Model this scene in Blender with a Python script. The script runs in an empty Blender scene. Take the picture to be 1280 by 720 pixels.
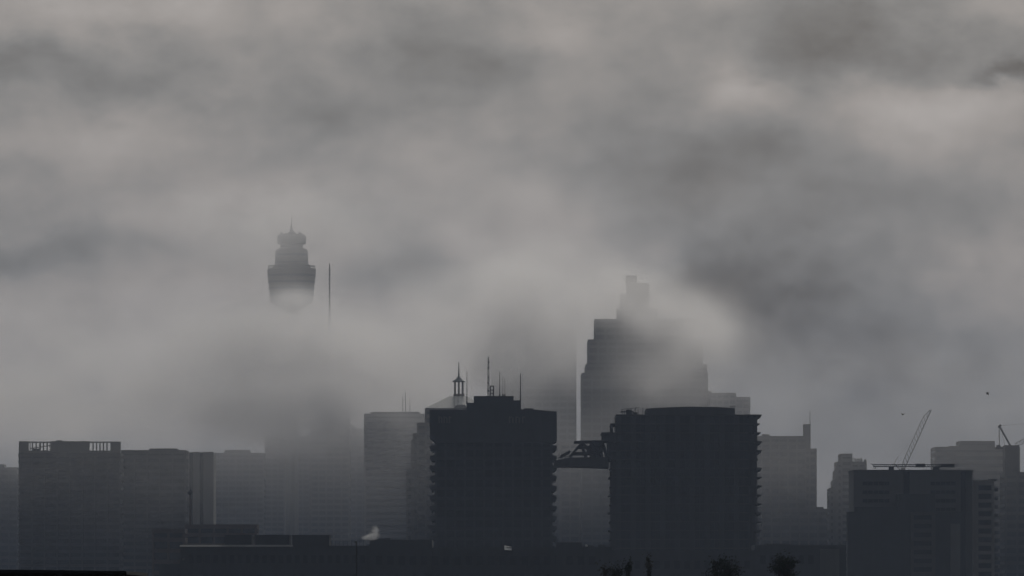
import bpy, bmesh, math, random
from mathutils import Vector, noise as mnoise
R = random.Random(7)
S = bpy.context.scene
COL = S.collection
RAD = math.radians
PI = math.pi

# ---------------------------------------------------------------- camera and mapping
LENS = 226.3
K = 36.0 / (LENS * 1280.0)          # metres per photo pixel per metre of distance
HY, CAMZ = 760.0, 20.0              # the true horizon lies just under the frame
def X(px, D): return (px - 640.0) * K * D
def Z(py, D): return CAMZ + (HY - py) * K * D

cam_d = bpy.data.cameras.new('camera'); cam = bpy.data.objects.new('camera', cam_d); COL.objects.link(cam)
cam.location = (0, 0, CAMZ); cam.rotation_euler = (PI / 2, 0, 0)
cam_d.sensor_width = 36; cam_d.lens = LENS; cam_d.shift_y = (HY - 360.0) / 1280.0
cam_d.clip_start = 1; cam_d.clip_end = 60000
S.camera = cam

# ---------------------------------------------------------------- expression helper for node trees
class E:
    nt = None; MATH = 'ShaderNodeMath'
    def __init__(s, v): s.v = v
    @staticmethod
    def m(op, *a):
        n = E.nt.nodes.new('ShaderNodeMath'); n.operation = op
        for i, q in enumerate(a):
            q = q.v if isinstance(q, E) else q
            if isinstance(q, (int, float)): n.inputs[i].default_value = q
            else: E.nt.links.new(q, n.inputs[i])
        return E(n.outputs[0])
    def __add__(s, o): return E.m('ADD', s, o)
    __radd__ = __add__
    def __sub__(s, o): return E.m('SUBTRACT', s, o)
    def __rsub__(s, o): return E.m('SUBTRACT', o, s)
    def __mul__(s, o): return E.m('MULTIPLY', s, o)
    __rmul__ = __mul__
    def __truediv__(s, o): return E.m('DIVIDE', s, o)
def e_exp(a): return E.m('EXPONENT', a)
def e_max(a, b): return E.m('MAXIMUM', a, b)
def e_min(a, b): return E.m('MINIMUM', a, b)
def e_smooth(a, lo, hi):
    n = E.nt.nodes.new('ShaderNodeMapRange'); n.interpolation_type = 'SMOOTHSTEP'
    E.nt.links.new(a.v, n.inputs['Value'])
    n.inputs['From Min'].default_value = lo; n.inputs['From Max'].default_value = hi
    n.inputs['To Min'].default_value = 0; n.inputs['To Max'].default_value = 1
    return E(n.outputs['Result'])
def e_vec(x, y, z):
    n = E.nt.nodes.new('ShaderNodeCombineXYZ')
    for i, q in enumerate((x, y, z)):
        q = q.v if isinstance(q, E) else q
        if isinstance(q, (int, float)): n.inputs[i].default_value = q
        else: E.nt.links.new(q, n.inputs[i])
    return E(n.outputs[0])
def e_noise(vec, scale, detail=3, rough=0.5, out='Fac', lac=2.0):
    n = E.nt.nodes.new('ShaderNodeTexNoise'); n.noise_dimensions = '3D'
    E.nt.links.new(vec.v, n.inputs['Vector'])
    n.inputs['Scale'].default_value = scale; n.inputs['Detail'].default_value = detail
    n.inputs['Roughness'].default_value = rough; n.inputs['Lacunarity'].default_value = lac
    return E(n.outputs[0 if out == 'Fac' else 1])
def e_sep(vec):
    n = E.nt.nodes.new('ShaderNodeSeparateXYZ'); E.nt.links.new(vec.v, n.inputs[0])
    return E(n.outputs[0]), E(n.outputs[1]), E(n.outputs[2])

# ---------------------------------------------------------------- world: overcast morning sky
SUN_EL, SUN_AZ = 24.0, 6.0           # degrees; azimuth to the right of the view axis (+Y)
w = bpy.data.worlds.new('World'); S.world = w; w.use_nodes = True
nt = w.node_tree; E.nt = nt
for n in list(nt.nodes): nt.nodes.remove(n)
sky = nt.nodes.new('ShaderNodeTexSky'); sky.sky_type = 'NISHITA'; sky.sun_disc = False
sky.sun_elevation = RAD(SUN_EL); sky.sun_rotation = RAD(SUN_AZ)
sky.air_density = 1.5; sky.dust_density = 5
tc = nt.nodes.new('ShaderNodeTexCoord')
dx, dy, dz = e_sep(E(tc.outputs['Generated']))
az = E.m('ARCTAN2', dx, dy)                       # 0 over the city, positive to the right
hor = E.m('SQRT', dx * dx + dy * dy)
el = E.m('ARCTAN2', dz, hor)
dirv = e_vec(az * 1.0, el * 1.4, 0.31)
n1 = e_noise(dirv, 26, 7, 0.6)
n2 = e_noise(e_vec(az * 1.0, el * 1.5, 4.7), 80, 6, 0.55)
wx, wy, wz = e_sep(e_noise(dirv, 36, 7, 0.6, 'Color'))
waz = az + (wx - 0.5) * 0.032
wel = el + (wy - 0.5) * 0.020
def sky_blob(px, py, rx, ry, amp):
    a = (waz - (px - 640) * K) / (rx * K)
    b = (wel - (HY - py) * K) / (ry * K)
    return e_exp((a * a + b * b) * -1.0) * amp
BL = [  # clouds standing in the sky over the city: centre, radii, brighter or darker
    (140, 105, 170, 42, -.22), (20, 75, 120, 34, -.16), (420, 150, 150, 55, -.14), (545, 60, 110, 75, -.34),
    (640, 100, 60, 40, -.10), (1050, 40, 130, 62, -.34), (1120, 80, 90, 40, -.16), (1262, 108, 62, 20, -.55),
    (835, 205, 150, 62, -.34), (960, 225, 120, 60, -.18), (1180, 235, 90, 50, -.10), (40, 330, 120, 26, -.30),
    (520, 332, 90, 26, -.32), (190, 302, 80, 20, -.14), (560, 200, 120, 30, -.05),
    (350, 240, 130, 40, .14), (120, 175, 170, 30, .12), (1165, 145, 110, 40, .36), (925, 98, 46, 30, .34),
    (640, 225, 90, 110, .16), (640, 42, 120, 16, .12), (1240, 20, 90, 20, .14), (160, 25, 260, 26, .12),
    (330, 400, 330, 62, .18), (120, 460, 260, 60, .10), (1250, 340, 160, 60, .16), (700, 330, 160, 50, .10),
    (1080, 440, 260, 90, -.30), (860, 400, 150, 70, -.38), (1010, 330, 160, 60, -.16), (1000, 560, 420, 70, -.22), (240, 600, 400, 50, -.25), (290, 465, 200, 50, .30), (850, 350, 130, 50, -.16), (1000, 400, 200, 80, -.10),
]
acc = None
for b in BL:
    t = sky_blob(*b); acc = t if acc is None else acc + t
acc = acc - e_smooth(el, .0942, .0958) * .22
base = (acc * 1.3 + 1.04 + (n1 - 0.5) * 0.8 + (n2 - 0.5) * 0.8)
base = e_max(base, 0.15)
toward = e_smooth(dy, -0.9, 0.95) * 0.83 + 0.17     # the far side, where the sun stands, is the bright one
lowdim = e_smooth(el, -0.01, 0.05) * 0.4 + 0.6
CLOUD = 2.60
lum = base * toward * lowdim * CLOUD
warm = e_smooth(base, 0.70, 1.25)
ca = nt.nodes.new('ShaderNodeMix'); ca.data_type = 'RGBA'
nt.links.new(warm.v, ca.inputs['Factor'])
ca.inputs['A'].default_value = (0.97, 0.995, 1.02, 1); ca.inputs['B'].default_value = (1.05, 1.0, 0.975, 1)
vm = nt.nodes.new('ShaderNodeVectorMath'); vm.operation = 'SCALE'
nt.links.new(ca.outputs['Result'], vm.inputs[0]); nt.links.new(lum.v, vm.inputs['Scale'])
mx = nt.nodes.new('ShaderNodeMix'); mx.data_type = 'RGBA'; mx.inputs['Factor'].default_value = 0.985
nt.links.new(sky.outputs[0], mx.inputs['A']); nt.links.new(vm.outputs[0], mx.inputs['B'])
bg = nt.nodes.new('ShaderNodeBackground'); bg.inputs['Strength'].default_value = 0.10
nt.links.new(mx.outputs['Result'], bg.inputs['Color'])
wo = nt.nodes.new('ShaderNodeOutputWorld'); nt.links.new(bg.outputs[0], wo.inputs['Surface'])

sd = bpy.data.lights.new('sun', 'SUN'); sun = bpy.data.objects.new('sun', sd); COL.objects.link(sun)
sd.energy = 0.52; sd.angle = RAD(14); sd.color = (1.0, 0.94, 0.86)
d = Vector((math.sin(RAD(SUN_AZ)) * math.cos(RAD(SUN_EL)), math.cos(RAD(SUN_AZ)) * math.cos(RAD(SUN_EL)), math.sin(RAD(SUN_EL))))
sun.rotation_euler = d.to_track_quat('Z', 'Y').to_euler()
sun.location = (0, 6000, 3000)

# ---------------------------------------------------------------- materials
def mat(name, col, rough=0.85, var=0.18, scale=0.15, spec=0.3, streak=0.0, metallic=0.0):
    m = bpy.data.materials.new(name); m.use_nodes = True
    t = m.node_tree; bs = t.nodes['Principled BSDF']
    E.nt = t
    tc = t.nodes.new('ShaderNodeTexCoord')
    n = e_noise(E(tc.outputs['Object']), scale, 5, 0.6)
    f = n
    if streak:
        x, y, z = e_sep(E(tc.outputs['Object']))
        n2 = e_noise(e_vec(x * 1.0, y * 1.0, z * 0.06), 0.7, 3, 0.6)
        f = n * (1 - streak) + n2 * streak
    cr = t.nodes.new('ShaderNodeMapRange'); t.links.new(f.v, cr.inputs['Value'])
    cr.inputs['From Min'].default_value = .25; cr.inputs['From Max'].default_value = .75
    cr.inputs['To Min'].default_value = 1 - var; cr.inputs['To Max'].default_value = 1 + var
    v = t.nodes.new('ShaderNodeVectorMath'); v.operation = 'SCALE'; v.inputs[0].default_value = col
    t.links.new(cr.outputs[0], v.inputs['Scale']); t.links.new(v.outputs[0], bs.inputs['Base Color'])
    bs.inputs['Roughness'].default_value = rough; bs.inputs['Metallic'].default_value = metallic
    bs.inputs['Specular IOR Level'].default_value = spec
    return m
M = {
    'concrete': mat('concrete', (.26, .26, .25), .9, .16, .08, .2, .5),
    'pale_concrete': mat('pale_concrete', (.40, .39, .37), .9, .14, .08, .2, .5),
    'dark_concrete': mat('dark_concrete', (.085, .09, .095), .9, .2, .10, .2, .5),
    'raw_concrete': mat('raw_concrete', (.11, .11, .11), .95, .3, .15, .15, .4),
    'stone': mat('stone', (.30, .27, .24), .9, .15, .1, .2, .4),
    'grey_cladding': mat('grey_cladding', (.11, .11, .115), .9, .18, .08, .2, .5),
    'city_stone': mat('city_stone', (.135, .13, .125), .9, .16, .06, .2, .5),
    'brick': mat('brick', (.17, .13, .11), .95, .25, .2, .15, .4),
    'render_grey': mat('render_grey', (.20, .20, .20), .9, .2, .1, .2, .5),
    'glass': mat('window_glass', (.035, .04, .045), .22, .5, .25, .5),
    'dark_glass': mat('dark_window_glass', (.018, .02, .024), .3, .5, .25, .45),
    'steel': mat('dark_steel', (.05, .052, .055), .6, .2, .5, .4),
    'light_steel': mat('pale_steel', (.32, .32, .32), .55, .15, .5, .4),
    'copper': mat('roof_metal', (.28, .31, .31), .45, .15, .1, .4, .4),
    'roof': mat('roof_membrane', (.08, .08, .085), .9, .3, .2, .2),
    'white': mat('white_paint', (.75, .75, .73), .5, .06, .3, .4),
    'bark': mat('bark', (.07, .055, .045), .95, .3, 2.0, .1),
    'leaf': mat('leaf', (.030, .042, .022), .7, .5, 1.2, .2),
    'leaf_dry': mat('leaf_dry', (.060, .060, .035), .7, .5, 1.2, .2),
    'feather': mat('feather', (.02, .02, .022), .8, .3, 8, .2),
    'ground': mat('ground_cover', (.06, .06, .055), .95, .4, .01, .1),
    'asphalt': mat('asphalt', (.05, .05, .052), .95, .2, .2, .2),
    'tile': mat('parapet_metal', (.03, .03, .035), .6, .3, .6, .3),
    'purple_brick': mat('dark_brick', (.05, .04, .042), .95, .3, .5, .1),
    'golden': mat('tower_cladding', (.16, .14, .10), .5, .15, .2, .4),
}

# ---------------------------------------------------------------- mesh builders
class MB:
    def __init__(s): s.v = []; s.f = []
    def box(s, x0, x1, y0, y1, z0, z1):
        if x1 < x0: x0, x1 = x1, x0
        if z1 < z0: z0, z1 = z1, z0
        if y1 < y0: y0, y1 = y1, y0
        b = len(s.v)
        s.v += [(x0, y0, z0), (x1, y0, z0), (x1, y1, z0), (x0, y1, z0), (x0, y0, z1), (x1, y0, z1), (x1, y1, z1), (x0, y1, z1)]
        s.f += [tuple(b + i for i in q) for q in ((0, 3, 2, 1), (4, 5, 6, 7), (0, 1, 5, 4), (1, 2, 6, 5), (2, 3, 7, 6), (3, 0, 4, 7))]
        return s
    def bar(s, p, q, r=.1, r2=None, n=6):
        p, q = Vector(p), Vector(q); a = (q - p)
        if a.length < 1e-6: return s
        a.normalize(); u = a.orthogonal().normalized(); v = a.cross(u); b = len(s.v)
        for c, rr in ((p, r), (q, r if r2 is None else r2)):
            for i in range(n):
                t = 2 * PI * i / n; s.v.append(tuple(c + (u * math.cos(t) + v * math.sin(t)) * rr))
        for i in range(n): s.f.append((b + i, b + (i + 1) % n, b + n + (i + 1) % n, b + n + i))
        s.f.append(tuple(b + i for i in reversed(range(n)))); s.f.append(tuple(b + n + i for i in range(n)))
        return s
    def lathe(s, cx, cy, prof, n=32, rot=0):
        b = len(s.v)
        for r, z in prof:
            for i in range(n):
                t = 2 * PI * i / n + rot; s.v.append((cx + r * math.cos(t), cy + r * math.sin(t), z))
        for j in range(len(prof) - 1):
            for i in range(n):
                s.f.append((b + j * n + i, b + j * n + (i + 1) % n, b + (j + 1) * n + (i + 1) % n, b + (j + 1) * n + i))
        s.f.append(tuple(b + i for i in reversed(range(n))))
        s.f.append(tuple(b + (len(prof) - 1) * n + i for i in range(n)))
        return s
    def prism(s, pts, y0, y1):
        """outline (x, z) pushed from y0 to y1"""
        b = len(s.v); n = len(pts)
        s.v += [(x, y0, z) for x, z in pts] + [(x, y1, z) for x, z in pts]
        s.f.append(tuple(b + i for i in range(n))); s.f.append(tuple(b + n + i for i in reversed(range(n))))
        for i in range(n): s.f.append((b + i, b + n + i, b + n + (i + 1) % n, b + (i + 1) % n))
        return s
    def build(s, name, m, parent=None, label=None):
        me = bpy.data.meshes.new(name); me.from_pydata(s.v, [], s.f); me.update()
        bm = bmesh.new(); bm.from_mesh(me); bmesh.ops.recalc_face_normals(bm, faces=bm.faces); bm.to_mesh(me); bm.free()
        me.materials.append(M[m] if isinstance(m, str) else m)
        o = bpy.data.objects.new(name, me); COL.objects.link(o); o.parent = parent
        if label: o['label'] = label
        return o
def each(mb, name, m, parent, n=8, nf=6):
    out = []
    for i in range(len(mb.v) // n):
        q = MB(); q.v = mb.v[i * n:(i + 1) * n]; q.f = [tuple(k - i * n for k in f) for f in mb.f[i * nf:(i + 1) * nf]]
        out.append(q.build(name, m, parent))
    return out
def tag(o, label, cat, group=None, kind=None):
    if label: o['label'] = label
    if cat: o['category'] = cat
    if group: o['group'] = group
    if kind: o['kind'] = kind
    return o
def thing(name, label, cat, loc, group=None):
    o = bpy.data.objects.new(name, None); o.empty_display_size = 2; COL.objects.link(o); o.location = loc
    return tag(o, label, cat, group)

class B:
    """a building; px, py are read off the photo at the building's own distance D, everything local to its base"""
    def __init__(s, name, label, cat, D, pxc, group=None):
        s.D = D; s.x0 = X(pxc, D); s.root = thing(name, label, cat, (s.x0, D, 0), group)
        s.wall, s.glass, s.roof = MB(), MB(), MB()
    def x(s, px): return X(px, s.D) - s.x0
    def z(s, py): return Z(py, s.D)
    def block(s, pa, pb, top, bot=None, depth=30, y=0, fh=3.6, sp=1.5, bay=6.0, pier=.8, inset=.35, parapet=1.0, ring=True):
        """glass core, floor spandrels and piers; top, bot in py (bot None: to the ground)"""
        x0, x1 = s.x(pa), s.x(pb); z1 = s.z(top); z0 = 0 if bot is None else s.z(bot)
        s.glass.box(x0 + inset, x1 - inset, y + inset, y + depth - inset, z0 + .02, z1 - .4)
        zz = z1
        s.wall.box(x0, x1, y, y + depth, z1 - 1.6, z1)
        while zz - fh > max(z0, 0):
            zz -= fh
            s.wall.box(x0, x1, y, y + depth, zz - sp / 2, zz + sp / 2)
        if pier:
            n = max(1, round((x1 - x0) / bay)); st = (x1 - x0 - pier) / n
            for i in range(n + 1):
                a = x0 + i * st
                s.wall.box(a - .03, a + pier + .03, y - .06, y + .5, z0 + .01, z1 - .1)
                s.wall.box(a - .03, a + pier + .03, y + depth - .5, y + depth + .06, z0 + .01, z1 - .1)
            n = max(1, round(depth / bay)); st = (depth - pier) / n
            for i in range(1, n):
                b = y + i * st
                s.wall.box(x0 - .06, x0 + .5, b, b + pier, z0 + .01, z1 - .1)
                s.wall.box(x1 - .5, x1 + .06, b, b + pier, z0 + .01, z1 - .1)
        return s
    def solid(s, mb, pa, pb, top, bot, y0=0, y1=10):
        mb.box(s.x(pa), s.x(pb), y0, y1, 0 if bot is None else s.z(bot), s.z(top)); return s
    def done(s, wall='concrete', glass='glass', roof='roof'):
        if s.glass.v: s.glass.build('glazing', glass, s.root)
        if s.D > 2880 and wall in ('concrete', 'stone') or wall == 'pale_concrete' and s.D > 3600: wall = 'city_stone'
        elif wall == 'pale_concrete' and s.D > 2880: wall = 'render_grey'
        if s.wall.v: s.wall.build('wall', wall, s.root)
        if s.roof.v: each(s.roof, 'roof_plant_room', roof, s.root)
        return s.root
    def part(s, name, mb, m, label=None, parent=None):
        return mb.build(name, m, parent or s.root, label)

# ---------------------------------------------------------------- ground
g = MB().box(-5900, 5900, -450, 8900, -1.0, 0).build('ground', 'ground'); tag(g, None, None, kind='structure')
g = MB()
for i in range(9): g.box(-1500, 1500, 700 + i * 420, 716 + i * 420, -.5, .004 + i * 0)
for i in range(7): g.box(-900 + i * 300, -888 + i * 300, 400, 4700, -.5, .009)
g = g.build('road', 'asphalt'); tag(g, None, None, kind='structure')

# ================================================================ the city
# ---- observation tower, top in cloud
D = 4300
kd = K * D
root = thing('observation_tower', 'round turret of tall observation tower poking out of the fog on a hidden shaft', 'tower', (X(364.5, D), D, 0))
zt = lambda py: Z(py, D)
MB().lathe(0, 0, [(5.2, 0), (4.6, 60), (4.2, zt(392)), (4.2, zt(380))], 24).build('shaft', 'golden', root)
mb = MB()
for i in range(28):
    t = 2 * PI * i / 28; t2 = t + 1.7
    mb.bar((17 * math.cos(t), 17 * math.sin(t), 0), (4.4 * math.cos(t2), 4.4 * math.sin(t2), zt(400)), .12, n=4)
mb.build('stay_cable', 'steel', root)
P = lambda *a: [(r * kd, zt(y)) for r, y in a]
MB().lathe(0, 0, P((5, 389), (12, 386), (16, 384), (26, 378.5), (26.6, 376)), 40).build('turret_underside', 'golden', root)
MB().lathe(0, 0, P((26.8, 376), (28.2, 358), (30.2, 341), (30.4, 337), (29.3, 335.8)), 40).build('turret_body', 'golden', root)
mb = MB()
for j, (py, r) in enumerate(((370, 27.9), (362, 28.7), (354, 29.5), (346, 30.2))):
    mb.lathe(0, 0, [(r * kd, zt(py)), ((r + .35) * kd, zt(py - 2.6))], 40)
mb.build('window_band', 'dark_glass', root)
mb = MB()
for i in range(30):
    t = 2 * PI * i / 30
    mb.bar((29.4 * kd * math.cos(t), 29.4 * kd * math.sin(t), zt(336.4)), (29 * kd * math.cos(t), 29 * kd * math.sin(t), zt(332.5)), .16, n=4)
mb.lathe(0, 0, [(29.1 * kd, zt(332.7)), (29.2 * kd, zt(332.3))], 40)
mb.build('roof_railing', 'steel', root)
MB().lathe(0, 0, P((25, 337), (23.5, 333), (21, 330), (20.8, 326), (20.2, 313), (18, 311), (14.5, 309.5), (14.2, 305)), 36).build('upper_turret', 'golden', root)
mb = MB(); mb.lathe(0, 0, P((21.0, 330.5), (20.9, 327.5)), 36); mb.lathe(0, 0, P((20.8, 320), (20.7, 317)), 36)
mb.build('upper_window_band', 'dark_glass', root)
MB().lathe(0, 0, P((14, 306.5), (17.8, 305), (18.2, 300), (18, 295.4), (16, 293.2)), 30).build('water_tank', 'golden', root)
mb = MB()
for i in range(9):
    t = 2 * PI * i / 9; r = 13 * kd
    mb.box(r * math.cos(t) - .9, r * math.cos(t) + .9, r * math.sin(t) - .9, r * math.sin(t) + .9, zt(294), zt(291.8 - (i % 3) * .6))
each(mb, 'antenna', 'steel', root)
MB().lathe(0, 0, P((6, 294), (5, 290), (2.2, 288.5), (1.6, 283), (.8, 281), (.45, 271)), 12).build('spire', 'steel', root)

# ---- hidden tower with a long mast beside it
b = B('office_tower', 'tower lost in fog with only its slim mast showing beside the round turret', 'office tower', 3960, 411)
b.block(388, 437, 440, depth=34, bay=5).done('concrete')
mb = MB(); mb.bar((0, 17, b.z(441)), (0, 17, b.z(384)), .62, .62, 8); mb.bar((0, 17, b.z(384)), (0, 17, b.z(327)), .42, .26, 8)
for i in range(18): mb.box(-.75, .75, 16.4, 17.6, b.z(432 - i * 5.6), b.z(430.6 - i * 5.6))
b.part('mast', mb, 'steel')

# ---- far hazy towers left of the banded one
for (pa, pb, top, D, lab, wm) in (
    (268, 330, 566, 4250, 'dim block fading into the fog just behind the striped apartment tower', 'concrete'),
    (331, 387, 545, 4330, 'dim slab tower whose head disappears into the fog, second from the banded tower', 'concrete'),
    (388.5, 462, 535, 4200, 'dim wide tower swallowed by fog right beside the pale banded tower', 'dark_concrete'),
    (-30, 22, 584, 3600, 'grey block cut by the left picture edge beside the slab with roof screens', 'concrete')):
    b = B('office_building', lab, 'office building', D, (pa + pb) / 2)
    wm = 'grey_cladding'; b.block(pa, pb, top, depth=32, bay=4.5).solid(b.roof, pa + 12, pb - 18, top - 4, top, 8, 22)
    b.done(wm)

# ---- banded tower
b = B('office_tower', 'pale office tower ringed by light floor bands, fog drifting over its roof', 'office tower', 3500, 492)
b.block(455, 530, 517, depth=34, fh=3.5, sp=1.75, bay=40, pier=1.2)
b.solid(b.roof, 463, 524, 514.5, 517.2, 4, 28)
mb = MB()
for px, t in ((503, 494), (506.5, 489), (512, 498)): b.part('roof_antenna', MB().bar((b.x(px), 12, b.z(516)), (b.x(px), 12, b.z(t)), .22, .12, 6), 'steel')
b.done('pale_concrete')

# ---- tower with hipped roof and cupola
D = 2900
b = B('office_tower', 'stepped stone tower with sloping hipped roof crowned by an open cupola', 'office tower', D, 572)
b.block(531, 612, 510, depth=44, fh=3.7, sp=1.7, bay=5)
b.block(521, 622, 528, depth=40, y=3, fh=3.7, sp=1.7, bay=5)
b.block(515.5, 628, 541, depth=38, y=4.5, fh=3.7, sp=1.7, bay=5)
b.block(513.5, 630, 549, depth=36, y=5.5, fh=3.7, sp=1.7, bay=5)
b.block(507.5, 636, 585, depth=34, y=6.5, fh=3.7, sp=1.7, bay=5)
b.done('stone')
mb = MB(); xa, xb, xc, xd = b.x(531.5), b.x(611), b.x(562), b.x(583)
i0 = len(mb.v); za, zb = b.z(510), b.z(493.5)
mb.v += [(xa, 0, za), (xb, 0, za), (xb, 44, za), (xa, 44, za), (xc, 17, zb), (xd, 17, zb), (xd, 27, zb), (xc, 27, zb)]
mb.f += [(0, 1, 5, 4), (1, 2, 6, 5), (2, 3, 7, 6), (3, 0, 4, 7), (4, 5, 6, 7), (3, 2, 1, 0)]
b.part('roof', mb, 'copper')
mb = MB(); mb.box(b.x(566), b.x(580), 19.4, 24.6, zb - .3, b.z(490.5)); rf = b.part('cupola', mb, 'stone')
mb = MB()
for px in (568.2, 573, 577.8):
    for yy in (19.9, 24.1): mb.box(b.x(px) - .42, b.x(px) + .42, yy - .42, yy + .42, b.z(490.4), b.z(474.5))
each(mb, 'column', 'stone', rf)
mb = MB(); mb.lathe(b.x(573), 22, [(8.2 * K * D, b.z(475.4)), (8 * K * D, b.z(474.2)), (4.6 * K * D, b.z(472)), (2.2 * K * D, b.z(470)), (1.2 * K * D, b.z(468))], 20)
b.part('dome', mb, 'copper', parent=rf)
mb = MB(); mb.bar((b.x(573), 22, b.z(468.5)), (b.x(573), 22, b.z(450.5)), .36, .14, 8); b.part('finial', mb, 'steel', parent=rf)
mb = MB(); mb.prism([(b.x(567), b.z(509.8)), (b.x(584), b.z(509.8)), (b.x(581), b.z(506)), (b.x(571), b.z(506))], -.4, 4)
b.part('dormer', mb, 'pale_concrete')

# ---- wide tower lost in fog behind it
b = B('office_tower', 'broad tower fading upward into fog behind the dark slab with antennas', 'office tower', 3850, 665)
b.block(614, 720.5, 412, depth=40, fh=3.9, bay=5)
b.solid(b.roof, 648, 690, 403, 412.2, 8, 30)
b.done('dark_concrete')

b = B('office_building', 'low hazy block seen through the gap under the jutting deck between the two black towers', 'office building', 3500, 735)
b.block(700, 772, 553, depth=26, fh=3.9, bay=5); b.done('concrete')

# ---- tallest stepped tower
b = B('office_tower', 'tallest stepped tower, left edge crisp and right shoulder dissolving in fog', 'office tower', 3350, 806)
b.block(727, 885, 466, depth=48, fh=3.8, sp=1.4, bay=5)
b.block(732, 884, 455, depth=45, y=1.5, fh=3.8, sp=1.4, bay=5)
b.block(735, 879, 424, depth=42, y=3, fh=3.8, sp=1.4, bay=5)
b.block(743.5, 868, 398, depth=38, y=5, fh=3.8, sp=1.4, bay=5)
b.block(772, 822, 384, depth=26, y=10, fh=3.8, sp=1.4, bay=5)
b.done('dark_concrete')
mb = MB(); mb.box(b.x(784), b.x(812), 14, 32, b.z(384.2), b.z(352)); mb.box(b.x(783), b.x(797), 18, 30, b.z(352.2), b.z(342)); mb.box(b.x(776), b.x(784), 16, 30, b.z(384.2), b.z(366))
b.part('roof_plant_room', mb, 'steel')
mb = MB(); mb.box(b.x(884), b.x(890), 10, 30, 0, b.z(488)); b.part('lift_shaft', mb, 'concrete')

# ---- block right behind it
b = B('office_building', 'grey block with a lower right step, just past the tallest tower', 'office building', 3700, 913)
b.block(880, 920, 491, depth=30, bay=4); b.block(919, 938, 496, depth=28, y=1, bay=4); b.done('pale_concrete')

# ---- tower with corner fin
b = B('office_tower', 'grey tower with a narrow raised corner turret and thin aerial', 'office tower', 3170, 985)
b.block(940, 1008, 545, depth=36, fh=3.6, bay=4.5)
b.block(1003.5, 1021, 560.5, depth=34, y=1, fh=3.6, bay=4.5)
b.solid(b.wall, 1005, 1013.5, 530, 562, 2, 12)
b.solid(b.roof, 953, 962, 542.5, 545.2, 3, 12)
mb = MB(); mb.bar((b.x(1013), 5, b.z(531)), (b.x(1013), 5, b.z(513)), .22, .1, 6); b.part('aerial', mb, 'steel')
b.done('concrete')
b = B('office_building', 'low grey block filling the foot of the gap beside the corner turret tower', 'office building', 3080, 1020)
b.block(952, 1035, 636, depth=26, bay=4.5); b.solid(b.roof, 1022, 1030, 633.5, 636.2, 4, 12); b.done('concrete')

# ---- terraced block with planting
b = B('apartment_building', 'narrow apartment block with stepped terraces and shrubs on its roof', 'apartment building', 3030, 1062)
b.block(1051, 1065.5, 567, depth=26, fh=3.1, bay=4)
b.block(1046, 1083.5, 577, depth=24, y=1, fh=3.1, bay=4)
b.block(1044, 1084, 588, depth=23, y=1.6, fh=3.1, bay=4)
b.block(1041.5, 1084, 600, depth=22, y=2.2, fh=3.1, bay=4)
b.block(1037, 1085, 610, depth=21, y=2.8, fh=3.1, bay=4)
b.done('pale_concrete')
def leafy(mb, c, r, n, size, rz=None):
    for i in range(n):
        while True:
            p = Vector((R.uniform(-1, 1), R.uniform(-1, 1), R.uniform(-1, 1)))
            if p.length < 1: break
        p = Vector((p.x * r, p.y * r, p.z * (rz or r))) + Vector(c)
        a = Vector((R.gauss(0, 1), R.gauss(0, 1), R.gauss(0, 1))).normalized(); u = a.orthogonal().normalized() * size * R.uniform(.5, 1.2); v = a.cross(u) * .45
        k = len(mb.v); mb.v += [tuple(p - u), tuple(p + v), tuple(p + u), tuple(p - v)]; mb.f.append((k, k + 1, k + 2, k + 3))
for px, py, r in ((1068, 573.5, 1.2), (1073, 574, 1.0), (1076.5, 575, 1.1), (1082, 574.8, .7)):
    mb = MB(); leafy(mb, (0, 0, r * .7), r, 220, .22)
    o = mb.build('roof_shrub', 'leaf'); o.location = (X(px, 3030), 3030 + 4, Z(577, 3030))
    tag(o, 'small round shrub growing on the roof of the stepped terrace apartment block', 'shrub', 'shrubs on the terrace roof')

# ---- right-hand block with the bridge-like beam on its roof
D = 2400
b = B('office_building', 'dark office block with flat roof carrying a long horizontal maintenance beam', 'office building', D, 1141)
x0, x1 = b.x(1067), b.x(1216)
mbw = MB()
# body with framed window recesses: the body stands behind, frames and infill in front
mbw.box(x0, x1, 1.2, 34, 0, b.z(588))
mbw.box(x0, b.x(1078), 0, 1.2, 0, b.z(588.3)); mbw.box(b.x(1112), b.x(1129), 0, 1.2, b.z(626), b.z(588.3))
mbw.box(b.x(1137), b.x(1163), 0, 1.2, b.z(618), b.z(588.3)); mbw.box(b.x(1195), b.x(1201), 0, 1.2, 0, b.z(588.3))
for pa, pb in ((1078, 1112), (1163, 1195)):
    mbw.box(b.x(pa), b.x(pb), 0, 1.2, b.z(601.5), b.z(588.3))
    for k in range(5): mbw.box(b.x(pa), b.x(pb), .05, 1.2, b.z(612.5 + k * 10.8), b.z(607 + k * 10.8))
    mbw.box(b.x(pa), b.x(pb), 0, 1.2, 0, b.z(656))
mbw.box(x0 - .3, b.x(1216) + .3, -.3, 34.3, b.z(588.4), b.z(587.2))
b.part('wall', mbw, 'render_grey')
for pa, pb in ((1078, 1112), (1163, 1195)):
    for k in range(5):
        mb = MB().box(b.x(pa), b.x(pb), .75, 1.15, b.z(607 + k * 10.8), b.z(601.8 + k * 10.8)); wn = b.part('window', mb, 'dark_glass')
        mb = MB().box(b.x(pa) + .1, b.x(pb) - .1, .58, .97, b.z(602.3 + k * 10.8), b.z(602.0 + k * 10.8)).box(b.x(pa) + .1, b.x(pb) - .1, .58, .97, b.z(606.8 + k * 10.8), b.z(606.5 + k * 10.8))
        for q in range(6): xx = b.x(pa) + (b.x(pb) - b.x(pa)) * q / 5; mb.box(xx - .08, xx + .08, .6, .95, b.z(606.9 + k * 10.8), b.z(601.9 + k * 10.8))
        b.part('frame', mb, 'render_grey', parent=wn)
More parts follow.
